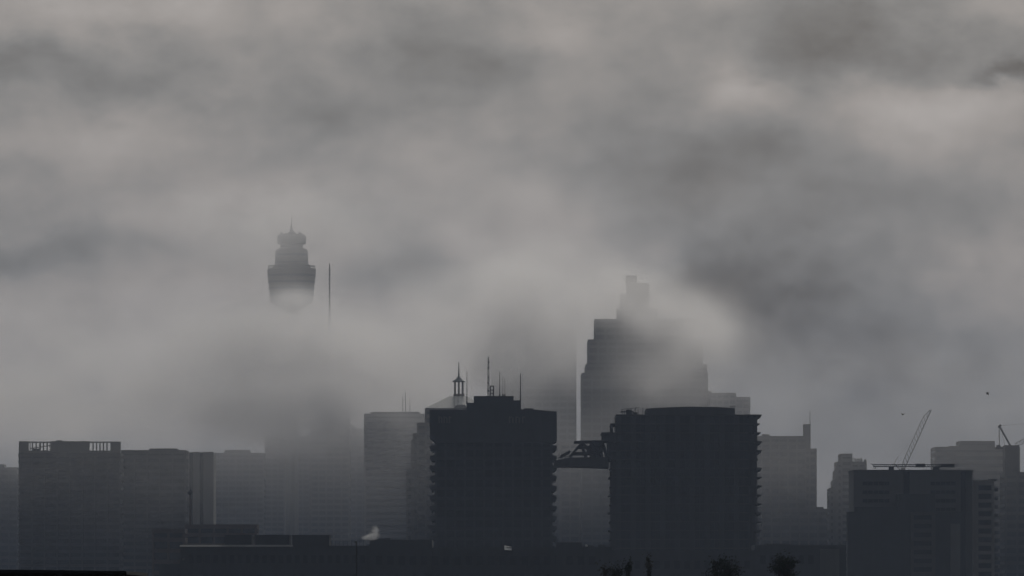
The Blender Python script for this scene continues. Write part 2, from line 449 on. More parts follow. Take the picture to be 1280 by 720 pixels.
mb = MB().box(b.x(1201), b.x(1207), -.4, .4, 0, b.z(590)).box(b.x(1129.5), b.x(1136.5), .1, 1.1, b.z(618), b.z(590))
b.part('dark_wall_strip', mb, 'dark_glass')
# front wing
mbw = MB()
mbw.box(b.x(1058), b.x(1200), -9, -.05, 0, b.z(640)); mbw.box(b.x(1121), b.x(1167), -8, -.1, b.z(640.1), b.z(618))
mbw.box(b.x(1067), b.x(1121), -6, -.1, b.z(640.1), b.z(634))
b.part('front_wing', mbw, 'dark_concrete')
mbw = MB().box(b.x(1136), b.x(1140), -10.4, -9, 0, b.z(640.6)); mbw.box(b.x(1162.5), b.x(1167), -10.4, -9, 0, b.z(640.6))
mbw.box(b.x(1140), b.x(1162.5), -10.4, -9, b.z(644.5), b.z(640.6))
for k in range(12): mbw.box(b.x(1140), b.x(1162.5), -10.3, -9, b.z(655.2 + k * 10.8), b.z(650 + k * 10.8))
b.part('pale_window_frame', mbw, 'city_stone')
for k in range(12):
    wn = b.part('window', MB().box(b.x(1140), b.x(1162.5), -9.5, -9.02, b.z(650 + k * 10.8), b.z(644.6 + k * 10.8)), 'dark_glass')
mb = MB().box(b.x(1186), b.x(1198), -9.6, -9, 0, b.z(655)); b.part('pale_pilaster', mb, 'concrete')
# long maintenance beam on posts
zc = b.z(581)
mt = thing('maintenance_crane', 'long thin horizontal maintenance beam lying over the flat roof on short posts', 'crane', (b.x0 + b.x(1172), D + 8, b.z(587.2)))
lx = lambda px: (px - 1172) * K * D
z0 = b.z(587.2)
rel = lambda py: b.z(py) - z0
mb = MB()
for zz in (rel(580.0), rel(582.6)):
    mb.bar((lx(1093), 0, zz), (lx(1194), 0, zz - .1), .17, n=6)
for i in range(40):
    a = 1094 + i * 2.45
    mb.bar((lx(a), 0, rel(580.0 if i % 2 else 582.6)), (lx(a + 2.45), 0, rel(582.6 if i % 2 else 580.0)), .11, n=4)
mb.build('beam', 'steel', mt)
MB().box(lx(1146), lx(1158), -.6, .6, rel(583.6), rel(579)).build('machine_box', 'steel', mt)
MB().box(lx(1178), lx(1195), -.7, .7, rel(583.5), rel(579.2)).build('counterweight', 'steel', mt)
mb = MB().bar((lx(1093), 0, rel(581.3)), (lx(1090.8), 0, rel(578.6)), .14, n=5); mb.bar((lx(1096), 0, rel(582.5)), (lx(1096), 0, rel(585.2)), .12, n=5).bar((lx(1096), 0, rel(585.2)), (lx(1093.5), 0, rel(584.2)), .1, n=5)
mb.bar((lx(1093), 0, rel(581.3)), (lx(1096), 0, rel(582.5)), .12, n=5); mb.build('hook_arm', 'steel', mt)
for pa, pb in ((1112.5, 1118.5), (1168, 1176)):
    MB().box(lx(pa), lx(pb), -.8, .8, 0, rel(582.8)).build('post', 'steel', mt)

# ---- narrow neighbour on the right with balconies
b = B('apartment_building', 'narrow flats with a column of wide windows and corner balconies beside the flat roofed block', 'apartment building', 2430, 1233)
mbw = MB().box(b.x(1216.5), b.x(1243), 1, 26, 0, b.z(600)); mbw.box(b.x(1216.5), b.x(1223), 0, 1, 0, b.z(600.3)); mbw.box(b.x(1239.5), b.x(1243), 0, 1, 0, b.z(600.3))
mbw.box(b.x(1223), b.x(1239.5), 0, 1, b.z(606.5), b.z(600.3))
for k in range(16): mbw.box(b.x(1223), b.x(1239.5), .05, 1, b.z(617.3 + k * 10.8), b.z(613 + k * 10.8))
b.part('wall', mbw, 'pale_concrete')
for k in range(16):
    b.part('window', MB().box(b.x(1223.1), b.x(1239.4), .6, .95, b.z(612.9 + k * 10.8), b.z(606.6 + k * 10.8)), 'dark_glass')
for k in range(16):
    zb = b.z(613 + k * 10.8)
    bal = b.part('balcony', MB().box(b.x(1242.9), b.x(1248), 1.5, 9, zb - .3, zb), 'dark_concrete')
    b.part('railing', MB().box(b.x(1247.4), b.x(1248), 1.5, 9, zb, zb + 1.05).box(b.x(1242.9), b.x(1247.4), 1.5, 1.62, zb, zb + 1.05), 'dark_glass', parent=bal)
b.solid(b.roof, 1238, 1247, 598.5, 600.2, 2, 12); b.done()

# ---- hazy block with crane at the right edge
b = B('office_building', 'wide hazy block with raised centre behind the flat roofed dark block', 'office building', 3190, 1222)
b.block(1169, 1275, 558.5, depth=34, fh=3.7, sp=1.9, bay=60)
b.block(1200, 1244, 551, bot=558.4, depth=26, y=3, fh=2.6, bay=60); b.solid(b.wall, 1187, 1201, 557.2, 558.6, 3, 18)
b.done('concrete')
b = B('office_building', 'dark blue grey block cut off by the picture edge under the luffing crane', 'office building', 2800, 1292)
b.block(1256.5, 1330, 590, depth=30, bay=5); b.solid(b.roof, 1258, 1275, 556, 590.2, 6, 20); b.done('dark_concrete')

def crane(label, D, base, tip, zbase_py, w, pend=None, m='steel', tail=None):
    """luffing tower crane: mast, lattice jib, A frame, cables"""
    rt = thing('tower_crane', label, 'crane', (X(base[0], D), D + 10, 0))
    q = lambda px, py, y=0: Vector(((px - base[0]) * K * D, y, Z(py, D)))
    mb = MB(); hw = .9
    zt_, zz = Z(base[1], D), 0.0
    for sx in (-hw, hw):
        for sy in (-hw, hw): mb.bar((sx, sy, 0), (sx, sy, zt_), .12, n=4)
    n = int(zt_ / 3)
    for i in range(n):
        a, c = zt_ * i / n, zt_ * (i + 1) / n; f = 1 if i % 2 else -1
        for sy in (-hw, hw): mb.bar((-hw * f, sy, a), (hw * f, sy, c), .07, n=4)
        for sx in (-hw, hw): mb.bar((sx, -hw * f, a), (sx, hw * f, c), .07, n=4)
    mb.build('mast', m, rt)
    p, t = q(*base), q(*tip); L = (t - p).length; u = (t - p).normalized(); up = Vector((-u.z, 0, u.x)) * (1 if u.x < 0 else -1)
    if up.z < 0: up = -up
    mb = MB(); ns = int(L / 2.2)
    for i in range(ns):
        f0, f1 = i / ns, (i + 1) / ns
        def ww(f): return w * min(1, .35 + 5 * f, .25 + 5 * (1 - f))
        A, C = p + u * L * f0, p + u * L * f1
        for sy in (-1, 1):
            mb.bar(A + Vector((0, sy * ww(f0) / 2, 0)), C + Vector((0, sy * ww(f1) / 2, 0)), .2, n=4)
            mb.bar(A + Vector((0, sy * ww(f0) / 2, 0)), C + up * ww(f1), .13, n=4)
        mb.bar(A + up * ww(f0), C + up * ww(f1), .2, n=4)
    mb.build('jib', m, rt)
    MB().box(-2.6, 2.2, -1.6, 1.6, zt_ - .4, zt_ + .5).box(-1.2, 1, 1.7, 3.2, zt_ - .6, zt_ + 1.8).build('slewing_cab', m, rt)
    return rt, q, p, t, up
rt, q, p, t, up = crane('pale hazy luffing crane with its jib raised steeply to the right', 3300, (1131, 588), (1165.5, 512), 0, 2.3)
mb = MB(); a = q(1119, 579); mb.bar(q(1128, 588), a, .3, n=4); mb.bar(q(1133, 588), a, .16, n=4); mb.bar(q(1119, 588), a, .2, n=4); mb.bar(a, q(1124, 570), .14, n=4); mb.build('back_frame', 'steel', rt)
MB().bar(a, p + (t - p) * .93 + up * .5, .035, n=4).build('pendant_cable', 'steel', rt)

D = 2860
rt = thing('tower_crane', 'dark luffing crane with leaning A frame and hanging rope beside the right edge', 'crane', (X(1269, D), D + 12, 0))
q = lambda px, py, y=0: Vector(((px - 1269) * K * D, y, Z(py, D)))
mb = MB(); zt_ = Z(560, D)
for sx in (-1, 1):
    for sy in (-1, 1): mb.bar((sx, sy, 0), (sx, sy, zt_), .16, n=4)
for i in range(40):
    f = 1 if i % 2 else -1
    for sy in (-1, 1): mb.bar((-f, sy, zt_ * i / 40), (f, sy, zt_ * (i + 1) / 40), .09, n=4)
    for sx in (-1, 1): mb.bar((sx, -f, zt_ * i / 40), (sx, f, zt_ * (i + 1) / 40), .09, n=4)
mb.build('mast', 'steel', rt)
mb = MB().box(q(1247, 0).x, q(1274, 0).x, -1.4, 1.4, Z(560.5, D), Z(558, D)); mb.box(q(1248, 0).x, q(1253, 0).x, -1.2, 1.2, Z(559, D), Z(555.5, D)); mb.build('counter_deck', 'steel', rt)
mb = MB()
for sy in (-1, 1): mb.bar(q(1266.5, 558, sy * 1.2), q(1251.5, 531, sy * .4), .36, n=5)
mb.bar(q(1253.5, 530, 0), q(1250.5, 533.5, 0), .55, n=6); mb.build('a_frame', 'steel', rt)
MB().bar(q(1251.6, 531), q(1251.6, 558), .2, n=5).bar(q(1255.5, 541), q(1259, 558), .08, n=4).build('rope', 'steel', rt)
mb = MB()
A, C = q(1271, 559), q(1330, 528)
for i in range(24):
    f0, f1 = i / 24, (i + 1) / 24
    for off in (0, 1.9): mb.bar(A.lerp(C, f0) + Vector((0, 0, off)), A.lerp(C, f1) + Vector((0, 0, off)), .16, n=4)
    mb.bar(A.lerp(C, f0) + Vector((0, 0, 1.9 * (i % 2))), A.lerp(C, f1) + Vector((0, 0, 1.9 * ((i + 1) % 2))), .11, n=4)
mb.build('jib', 'steel', rt)
MB().bar(q(1252.5, 531.5), q(1330, 524), .07, n=4).build('pendant_cable', 'steel', rt)
MB().box(q(1269, 0).x, q(1273.5, 0).x, -2.6, -1, Z(564, D), Z(557.5, D)).build('cab', 'steel', rt)

# ---- central dark slab with antennas
D = 2300
b = B('office_tower', 'nearly black slab tower with notched sides and a row of roof antennas', 'office tower', D, 616.5)
mbw = MB(); mbg = MB()
mbg.box(b.x(546), b.x(688), 1, 29, 0, b.z(552)); 
zz = b.z(556)
for k in range(60):
    zt_ = b.z(556 + 12.6 * k); zb_ = zt_ - 8.2 * K * D
    if zb_ < 0: break
    mbw.box(b.x(545), b.x(689.3), .4, 29.6, zb_ + .6, zt_ - .6)
for k in range(13):
    xx = b.x(545) + (b.x(689.3) - b.x(545)) * k / 12
    mbw.box(xx - .4, xx + .4, 0, .9, 0, b.z(551)); mbw.box(xx - .4, xx + .4, 29.1, 30, 0, b.z(551))
mbw.prism([(b.x(537), b.z(512.3)), (b.x(660), b.z(511.6)), (b.x(668), b.z(512)), (b.x(696), b.z(514.4)), (b.x(696), b.z(551)), (b.x(690), b.z(553.5)), (b.x(545), b.z(553.5)), (b.x(537), b.z(547))], -.4, 30.4)
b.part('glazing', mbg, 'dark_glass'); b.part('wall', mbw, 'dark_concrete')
for k in range(60):
    zt_ = b.z(556 + 12.6 * k); zb_ = zt_ - 7.6 * K * D
    if zb_ < 25: break
    for (pa, pb, pc) in ((545.2, 537, 539.5), (689, 696, 693.5)):
        mb = MB().prism([(b.x(pa), zt_), (b.x(pb), zt_ - .25), (b.x(pb), zt_ - 1.3), (b.x(pc), zb_), (b.x(pa), zb_)], .8, 29.2)
        b.part('balcony', mb, 'dark_concrete')
mb = MB().box(b.x(583), b.x(648), 4, 26, b.z(512), b.z(503)); mb.box(b.x(592), b.x(642), 6, 24, b.z(503.1), b.z(494.3)); mb.box(b.x(640), b.x(650.5), 8, 22, b.z(512), b.z(499.5))
mb.box(b.x(655), b.x(667), 5, 20, b.z(512.5), b.z(509.8))
each(mb, 'roof_plant_room', 'dark_concrete', b.root)
def mast(px, y0, y1, r0, r1, lattice=False):
    mb = MB()
    if lattice:
        h = b.z(y1) - b.z(y0); wd = .35; xx = b.x(px); n = 26
        for sx, sy in ((-1, 0), (1, 0), (0, 1)): mb.bar((xx + sx * wd, 15 + sy * wd, b.z(y0)), (xx + sx * .16, 15 + sy * .16, b.z(y1)), .09, .05, 5)
        for i in range(n):
            a, c = b.z(y0) + h * i / n, b.z(y0) + h * (i + 1) / n; f = 1 if i % 2 else -1
            mb.bar((xx - wd * f, 15, a), (xx + wd * f, 15, c), .06, n=4)
        for pz, q in ((488, .3), (478, .45), (471, .3), (459, .4), (452, .25)): mb.box(xx - q, xx + .35, 14.4, 15.2, b.z(pz), b.z(pz - 2))
    else:
        mb.bar((b.x(px), 14, b.z(y0)), (b.x(px), 14, b.z(y1)), r0, r1, 6)
        mb.box(b.x(px) - .25, b.x(px) + .25, 13.75, 14.25, b.z(y0), b.z(y0) + 1.2)
    o = b.part('roof_antenna', mb, 'steel'); return o
mast(583.3, 504, 463, .16, .09); mast(610.3, 495, 444, 0, 0, True); mast(624.5, 495, 463, .16, .09); mast(650.6, 512, 465, .24, .14)
mast(628.5, 495, 468, .07, .05); mast(631, 495, 470, .06, .04)
mb = MB()
for px in (612.8, 616.8): mb.bar((b.x(px), 13, b.z(494.4)), (b.x(px), 13, b.z(480.5)), .22, n=5)
for py in (481, 486, 490): mb.bar((b.x(612.8), 13, b.z(py)), (b.x(616.8), 13, b.z(py)), .18, n=5)
b.part('ladder_frame', mb, 'steel')
for cx_, hw in ((555, 7), (645, 9)):      # worn lettering too faint to read: a few upright strokes on a plate
    mb = MB()
    for i in range(5):
        xx = b.x(cx_ - hw + i * hw / 2.2); mb.box(xx, xx + .55, -.75, -.45, b.z(529), b.z(520.5 + (i % 2) * 1.5))
        if i % 2 == 0: mb.box(xx + .56, xx + 1.1, -.7, -.45, b.z(522.3), b.z(520.8))
    b.part('sign', mb, 'render_grey', 'faint pale wall sign too dim to read')

# ---- tower under construction
D = 2250
b = B('tower_under_construction', 'nearly black unfinished tower with jutting floor slabs, wide and flat topped', 'building', D, 855)
FH = 11.1
mbc = MB(); mbs = MB(); mbg = MB()
mbg.box(b.x(770), b.x(936), 3, 31, 0, b.z(519.5))
for k in range(60):
    py = 518 + FH * k
    z1 = b.z(py)
    if z1 < 1: break
    pr = 952.5 if k != 5 else 949
    pl = {0: 770, 1: 763.5, 2: 752}.get(k, 761.5 if k % 2 else 763)
    if k == 3: pl = 760
    pr -= R.choice((0, .6, 1.5, 3.0, .3))
    b.part('floor_slab', MB().box(b.x(pl), b.x(pr), 0, 34, z1 - .42, z1), 'raw_concrete')
    if R.random() < .6: b.part('edge_formwork', MB().box(b.x(946), b.x(pr - 1), 1, 33, z1 - 1.0, z1 - .425), 'raw_concrete')
    if k >= 2:
        mbg.box(b.x(766), b.x(770.5), 3.2, 30.8, max(0, b.z(py + FH)), z1 - .39)
    if k >= 1: mbg.box(b.x(935.5), b.x(943.8 if k > 2 else 939), 3.2, 30.8, max(0, b.z(py + FH)), z1 - .39)
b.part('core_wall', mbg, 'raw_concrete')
for px in (765.2, 940.5, 945.5):
    for yy in (1.2, 17, 32): b.part('column', MB().box(b.x(px) - .33, b.x(px) + .33, yy - .35, yy + .35, 0, b.z(529.6 if px < 770 else 518.5)), 'raw_concrete')
for i in range(27):
    pa = 770 + i * 6.15
    mbp = MB().box(b.x(pa) + .05, b.x(pa + 6.15) - .05, .3, .7, max(0, b.z(730)), b.z(520 + (R.random() < .0)))
    if R.random() < .9 or True: b.part('facade_panel', mbp, 'dark_glass' if i % 3 else 'dark_concrete')
mb = MB().prism([(b.x(808), b.z(518.2)), (b.x(808), b.z(510.4)), (b.x(830), b.z(509)), (b.x(860), b.z(508)), (b.x(895), b.z(508.4)), (b.x(919), b.z(510)), (b.x(919), b.z(518.2))], 2, 32)
b.part('top_storey', mb, 'raw_concrete')
mb = MB()
for px in (914, 916.5, 919): mb.bar((b.x(px), 3, b.z(510.2)), (b.x(px), 3, b.z(506.5)), .12, n=4)
mb.bar((b.x(912), 3, b.z(507.6)), (b.x(920), 3, b.z(507.2)), .12, n=4)
b.part('edge_railing', mb, 'steel')
mb = MB()
for px in (778, 781, 786, 790, 795, 798, 804): mb.bar((b.x(px), 6, b.z(518)), (b.x(px), 6, b.z(509 + (px * 7) % 4)), .15, n=4)
mb.box(b.x(776), b.x(792), 5, 9, b.z(514.8), b.z(513.2)); mb.box(b.x(783), b.x(790), 5, 11, b.z(518), b.z(511.5))
mb.bar((b.x(777), 6, b.z(511)), (b.x(800), 6, b.z(509)), .14, n=4); mb.bar((b.x(790), 6, b.z(518)), (b.x(796), 6, b.z(508)), .13, n=4)
mb.box(b.x(792), b.x(797), 6, 9, b.z(518), b.z(514.6))
b.part('rooftop_machinery', mb, 'steel')
mb = MB()
dk = [(b.x(692.5), b.z(575.5)), (b.x(712), b.z(571.5)), (b.x(761.4), b.z(570.6)), (b.x(761.4), b.z(584.3)), (b.x(730), b.z(583.2)), (b.x(692.5), b.z(582.6))]
mb.prism(dk, 6, 26); b.part('cantilever_deck', mb, 'raw_concrete')
for yy in (6.6, 25.4):
    mb = MB(); q2 = lambda px, py: (b.x(px), yy, b.z(py)); bars = [((718, 551.5), (761, 550.2)), ((713, 570), (728, 552)), ((727, 552), (733, 571)), ((732, 571), (740, 552)), ((739, 551.5), (746, 571)), ((746, 571), (753, 551)), ((701, 570), (713, 563)), ((753, 551), (760, 571)), ((716, 566), (752, 565)), ((724, 558), (756, 557)), ((740, 552), (752, 570)), ((728, 552), (746, 571))]
    for i, (a, c) in enumerate(bars): mb.bar(q2(*a), q2(*c), .34 if i == 0 else .42, n=5)
    b.part('steel_truss', mb, 'steel')
mb = MB()
for i in range(9): px = 699 + i * 2.2; mb.bar((b.x(px), 8 + i % 3 * 5, b.z(575)), (b.x(px + (i % 2)), 8 + i % 3 * 5, b.z(566 + (i * 5) % 5)), .12, n=4)
mb.bar((b.x(698), 8, b.z(571.5)), (b.x(716), 8, b.z(568.5)), .14, n=4)
b.part('edge_scaffold', mb, 'steel')
mb = MB().box(b.x(753), b.x(770), 3, 31, b.z(551), b.z(540.2)).box(b.x(760), b.x(770), 3, 31, b.z(571), b.z(550.8)); mb.box(b.x(738), b.x(754), 8, 24, b.z(571), b.z(552.5)); b.part('lower_core', mb, 'raw_concrete')

# ---- left slab with screens
D = 2740
b = B('apartment_building', 'wide dark slab block with pierced roof screens at both ends of its top', 'apartment building', D, 87)
b.block(23.5, 151, 566, depth=20, fh=3.0, sp=1.3, bay=5.5, pier=.7)
b.done('grey_cladding')
def screen(mb, y0, y1):
    top, bot = 551.5, 566.05
    for pa, pb in ((23.5, 36), (63.5, 112), (138, 151)): mb.box(b.x(pa), b.x(pb), y0, y1, b.z(bot), b.z(top + (.5 if pa > 100 else 0)))
    for pa, pb, n in ((36, 63.5, 6), (112, 138, 6)):
        mb.box(b.x(pa), b.x(pb), y0, y1, b.z(bot), b.z(563.2)); mb.box(b.x(pa), b.x(pb), y0, y1, b.z(553.6), b.z(top + .4))
        for i in range(1, n):
            xx = b.x(pa + (pb - pa) * i / n); mb.box(xx - .28, xx + .28, y0 + .05, y1 - .05, b.z(563.2), b.z(553.6))
mb = MB(); screen(mb, 0, .5); b.part('roof_screen', mb, 'concrete'); 
mb = MB()
for px in (37, 50, 62, 70): mb.bar((b.x(px), 3, b.z(566)), (b.x(px), 3, b.z(553)), .2, n=5)
mb.bar((b.x(37), 3, b.z(560.5)), (b.x(63), 3, b.z(556.5)), .2, n=5); mb.box(b.x(40), b.x(48), 4, 8, b.z(566), b.z(560.5)); mb.box(b.x(52), b.x(57), 4, 8, b.z(566), b.z(562.5))
b.part('roof_equipment', mb, 'steel')
b.part('lift_overrun', MB().box(b.x(70), b.x(77), .6, 12, b.z(566), b.z(550.2)), 'concrete')
for k in range(24):
    zb = b.z(570 + k * 8.3)
    b.part('balcony', MB().box(b.x(22), b.x(23.45), 3, 15, zb - .25, zb + .9), 'concrete')

# ---- second slab, joined to it
b = B('apartment_building', 'plain dark slab block with a low roof box beside the screened slab', 'apartment building', 2790, 192)
b.block(151.5, 232.5, 562.5, depth=22, fh=3.0, sp=1.35, bay=5.5, pier=.7); b.solid(b.roof, 186, 221, 560.3, 562.7, 3, 16); b.done('grey_cladding')
b = B('apartment_building', 'lighter tower striped by two dark vertical recesses beside the plain slab', 'apartment building', 2850, 250)
mbw = MB().box(b.x(232.8), b.x(267), 1.6, 24, 0, b.z(565.2))
for pa, pb in ((232.8, 236.5), (241, 249.6), (254.2, 267)): mbw.box(b.x(pa), b.x(pb), 0, 1.6, 0, b.z(564.8))
b.part('wall', mbw, 'pale_concrete')
for pa, pb in ((236.5, 241), (249.6, 254.2)):
    b.part('window_strip', MB().box(b.x(pa), b.x(pb), .9, 1.58, 0, b.z(566)), 'dark_glass')
# ---- tall thin mast with a head in front of it
D = 2500
rt = thing('chimney', 'slim dark chimney with a wider head standing before the striped tower', 'chimney', (X(238, D), D, 0))
s_ = K * D
MB().lathe(0, 0, [(2.4 * s_, 0), (1.5 * s_, Z(640, D)), (1.3 * s_, Z(619, D))], 16).build('stack', 'brick', rt)
MB().lathe(0, 0, [(1.3 * s_, Z(619, D)), (3.1 * s_, Z(617, D)), (3.2 * s_, Z(614.5, D)), (1.2 * s_, Z(613.5, D)), (1.1 * s_, Z(611, D))], 16).build('stack_head', 'dark_concrete', rt)

# ---- middle-distance low blocks on the left
b = B('warehouse', 'dim brick block with flat roof at the foot of the plain slab', 'building', 2350, 212)
b.block(190, 231, 661, depth=20, fh=4, bay=5); b.done('brick')
b = B('warehouse', 'long low brick block behind the three roof huts', 'building', 2450, 280)
b.block(231, 321, 655.5, depth=20, fh=4, bay=6); b.done('brick')

# ---- near low building with three roof huts
D = 1900
b = B('commercial_building', 'long low near black building with pale gutter line and three roof huts', 'building', D, 345)
mb = MB().box(b.x(225), b.x(472), 0, 40, 0, b.z(683)); mb.box(b.x(198), b.x(224.9), 4, 36, 0, b.z(705)); mb.box(b.x(366.5), b.x(472.2), -.3, 39, b.z(683.2), b.z(682.2))
b.part('wall', mb, 'dark_concrete')
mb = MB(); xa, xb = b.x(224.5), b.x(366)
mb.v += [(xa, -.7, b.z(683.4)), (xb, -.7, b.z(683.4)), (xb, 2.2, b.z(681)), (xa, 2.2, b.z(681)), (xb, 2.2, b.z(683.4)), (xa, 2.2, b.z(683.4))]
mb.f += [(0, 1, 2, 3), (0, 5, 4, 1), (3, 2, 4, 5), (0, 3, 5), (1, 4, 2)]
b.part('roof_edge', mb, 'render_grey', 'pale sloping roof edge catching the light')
for pa, pb, tp in ((280, 313.5, 668.5), (318, 361, 668.2), (364.5, 411, 668.5)):
    hut = b.part('roof_hut', MB().box(b.x(pa), b.x(pb), 6, 22, b.z(683), b.z(tp + 1)), 'dark_concrete')
    b.part('roof', MB().box(b.x(pa - .7), b.x(pb + .7), 5.4, 22.6, b.z(tp + 1), b.z(tp)), 'steel', parent=hut)
mb = MB()
for i in range(9): px = 414 + i * 5; mb.bar((b.x(px), 3, b.z(683)), (b.x(px), 3, b.z(676)), .08, n=4)
mb.bar((b.x(412), 3, b.z(676.2)), (b.x(456), 3, b.z(676.2)), .08, n=4); b.part('roof_railing', mb, 'steel')
b.part('wall_lamp', MB().box(b.x(227.6), b.x(230.4), -.5, 0, b.z(700.5), b.z(698)), 'light_steel', 'small pale box on the dark wall')
for i in range(22):
    px = 236 + i * 10.2
    wn = b.part('window', MB().box(b.x(px), b.x(px + 6), -.06, .1, b.z(704), b.z(694)), 'dark_glass')

b = B('commercial_building', 'black low building under the notched slab tower with a small bright skylight', 'building', 1880, 596)
mb = MB().box(b.x(462), b.x(540), 0, 36, 0, b.z(674.5)); mb.box(b.x(540.1), b.x(700), 1, 36, 0, b.z(684)); mb.box(b.x(695), b.x(728), -1, 30, 0, b.z(678)); mb.box(b.x(728.1), b.x(765), 0, 30, 0, b.z(683.5))
b.part('wall', mb, 'dark_concrete')
mb = MB().box(b.x(470), b.x(488), 4, 14, b.z(674.6), b.z(672.8)); mb.box(b.x(735), b.x(742), 4, 10, b.z(683.6), b.z(681)).box(b.x(748), b.x(757), 3, 10, b.z(683.6), b.z(680.6)); each(mb, 'roof_plant_room', 'dark_concrete', b.root)
mb = MB(); i0 = 0
mb.v += [(b.x(630.5), -.6, b.z(687)), (b.x(639.5), -.6, b.z(688)), (b.x(639.5), 2.2, b.z(683.6)), (b.x(630.5), 2.2, b.z(681.6)), (b.x(630.5), 2.3, b.z(688)), (b.x(639.5), 2.3, b.z(688))]
mb.f += [(0, 1, 2, 3), (0, 4, 5, 1), (3, 2, 5, 4), (0, 3, 4), (1, 5, 2)]
b.part('skylight', mb, 'white', 'small bright tilted skylight on the black roof')
b.part('roof_lamp', MB().lathe(b.x(733), 2, [(.3, b.z(684)), (.45, b.z(682)), (.2, b.z(680.5))], 10), 'white')
for i in range(20):
    px = 470 + i * 14
    b.part('window', MB().box(b.x(px), b.x(px + 8), -1.1 if 695 < px < 728 else -.08, .02 if not 695 < px < 728 else -.95, b.z(706), b.z(695)), 'dark_glass')

b = B('commercial_building', 'plain black building filling the foot of the unfinished tower', 'building', 2000, 853)
mb = MB().box(b.x(763), b.x(944), 0, 36, 0, b.z(688)); b.part('wall', mb, 'dark_concrete')
for i in range(14): px = 768 + i * 12.5; b.part('window', MB().box(b.x(px), b.x(px + 7), -.07, .05, b.z(711), b.z(701)), 'dark_glass')
b = B('commercial_building', 'low dark building with flat roof and pale vertical pilaster below the grey tower', 'building', 2060, 1001)
mb = MB().box(b.x(944), b.x(1057.5), 0, 36, 0, b.z(681)); mb.box(b.x(960), b.x(990), 5, 20, b.z(681.2), b.z(679.4)); b.part('wall', mb, 'dark_concrete')
b.part('pilaster', MB().box(b.x(1025), b.x(1049), -.5, -.02, 0, b.z(686)), 'render_grey', 'paler upright wall strip')
for i in range(6): px = 950 + i * 12; b.part('window', MB().box(b.x(px), b.x(px + 7), -.07, .05, b.z(705), b.z(694)), 'dark_glass')

# ---- near roof, bottom left
D = 170
b = B('house', 'black flat roofed house corner in the bottom left, roof edge sloping slightly', 'house', D, 60)
b.part('wall', MB().prism([(b.x(-60), 0), (b.x(153), 0), (b.x(153), b.z(716.5)), (b.x(-60), b.z(714))], .4, 9), 'purple_brick')
b.part('roof', MB().prism([(b.x(-64), b.z(715)), (b.x(158), b.z(718)), (b.x(158), b.z(713.8)), (b.x(155), b.z(713.6)), (b.x(-64), b.z(711.2))], 0, 10), 'tile')
b.part('downpipe', MB().bar((b.x(155.5), .2, 0), (b.x(155.5), .2, b.z(717)), .06, n=8), 'purple_brick')

# ---- slim pole
D = 1000
rt = thing('lamp_post', 'thin black pole rising in front of the low building near the steam puff', 'pole', (X(445.7, D), D, 0))
MB().bar((0, 0, 0), (0, 0, Z(677, D)), .16, .09, 8).build('pole', 'steel', rt)
MB().bar((0, 0, 0), (0, 0, .5), .3, .3, 10).build('base', 'dark_concrete', rt)
MB().bar((-.35, 0, Z(678, D)), (.12, 0, Z(677, D)), .09, .06, 6).build('lamp_head', 'steel', rt)

# ---- trees
def tree(label, px, py_top, wpx, hpx, D, n, seed, mat_='leaf', narrow=False):
    R.seed(seed)
    sc = K * D; top = Z(py_top, D); rt = thing('tree', label, 'tree', (X(px, D), D, 0), 'treetops along the bottom of the view')
    mb = MB(); zc = top - hpx * sc * .5
    p = Vector((0, 0, 0)); seg = [Vector((0, 0, 0))]
    for i in range(1, 7): seg.append(Vector((R.uniform(-.3, .3), R.uniform(-.3, .3), zc * i / 6)))
    for i in range(6): mb.bar(seg[i], seg[i + 1], .45 - i * .055, .45 - (i + 1) * .055, 8)
    cr = MB(); r = wpx * sc * .5; hh = hpx * sc * .5
    for i in range(n):
        if narrow:
            t = R.uniform(0, 2 * PI); f = R.uniform(-1, 1); rr = r * R.uniform(.1, .9) * (1 - max(0, f) * .75); q_ = Vector((rr * math.cos(t), rr * math.sin(t), zc + f * hh))
        else:
            while True:
                u = Vector((R.uniform(-1, 1), R.uniform(-1, 1), R.uniform(-1, 1)))
                if .35 < u.length < 1: break
            u *= 1 + .22 * math.sin(5 * math.atan2(u.z, u.x) + seed); q_ = Vector((u.x * r, u.y * r, zc + u.z * hh))
        st = seg[4] + (seg[6] - seg[4]) * R.random()
        mb.bar(st, q_, .07, .02, 4)
        rs = .26 * R.uniform(.6, 1.5)
        leafy(cr, q_, rs, 26, .11, rs * R.uniform(.6, 1))
        dv = (q_ - Vector((0, 0, zc - hh * .4))).normalized()
        for j in range(5):   # sprays that break the outline
            leafy(cr, q_ + (dv + Vector((R.gauss(0, .5), R.gauss(0, .5), R.gauss(0, .5)))) * R.uniform(.2, .55), .08, 5, .09)
    mb.build('trunk', 'bark', rt); cr.build('crown', mat_, rt)
tree('broad ragged treetop, the wider of the two dark crowns under the unfinished tower', 906, 699, 38, 26, 620, 62, 3)
tree('round bushy treetop left of the pilaster, under the grey turret tower', 981, 695, 29, 28, 600, 58, 5)
tree('small loose treetop at the foot of the gap between the two black towers', 758, 706, 12, 14, 640, 14, 8, 'leaf_dry')
tree('low dark treetop just peeping over the bottom edge under the unfinished tower', 771, 712, 12, 14, 630, 18, 9)
tree('slender upright treetop left of the thin spire shaped one', 786, 705, 9, 18, 650, 16, 10, 'leaf', True)
tree('thin spire shaped treetop with open space around it', 811, 699, 7, 24, 660, 14, 12, 'leaf_dry', True)

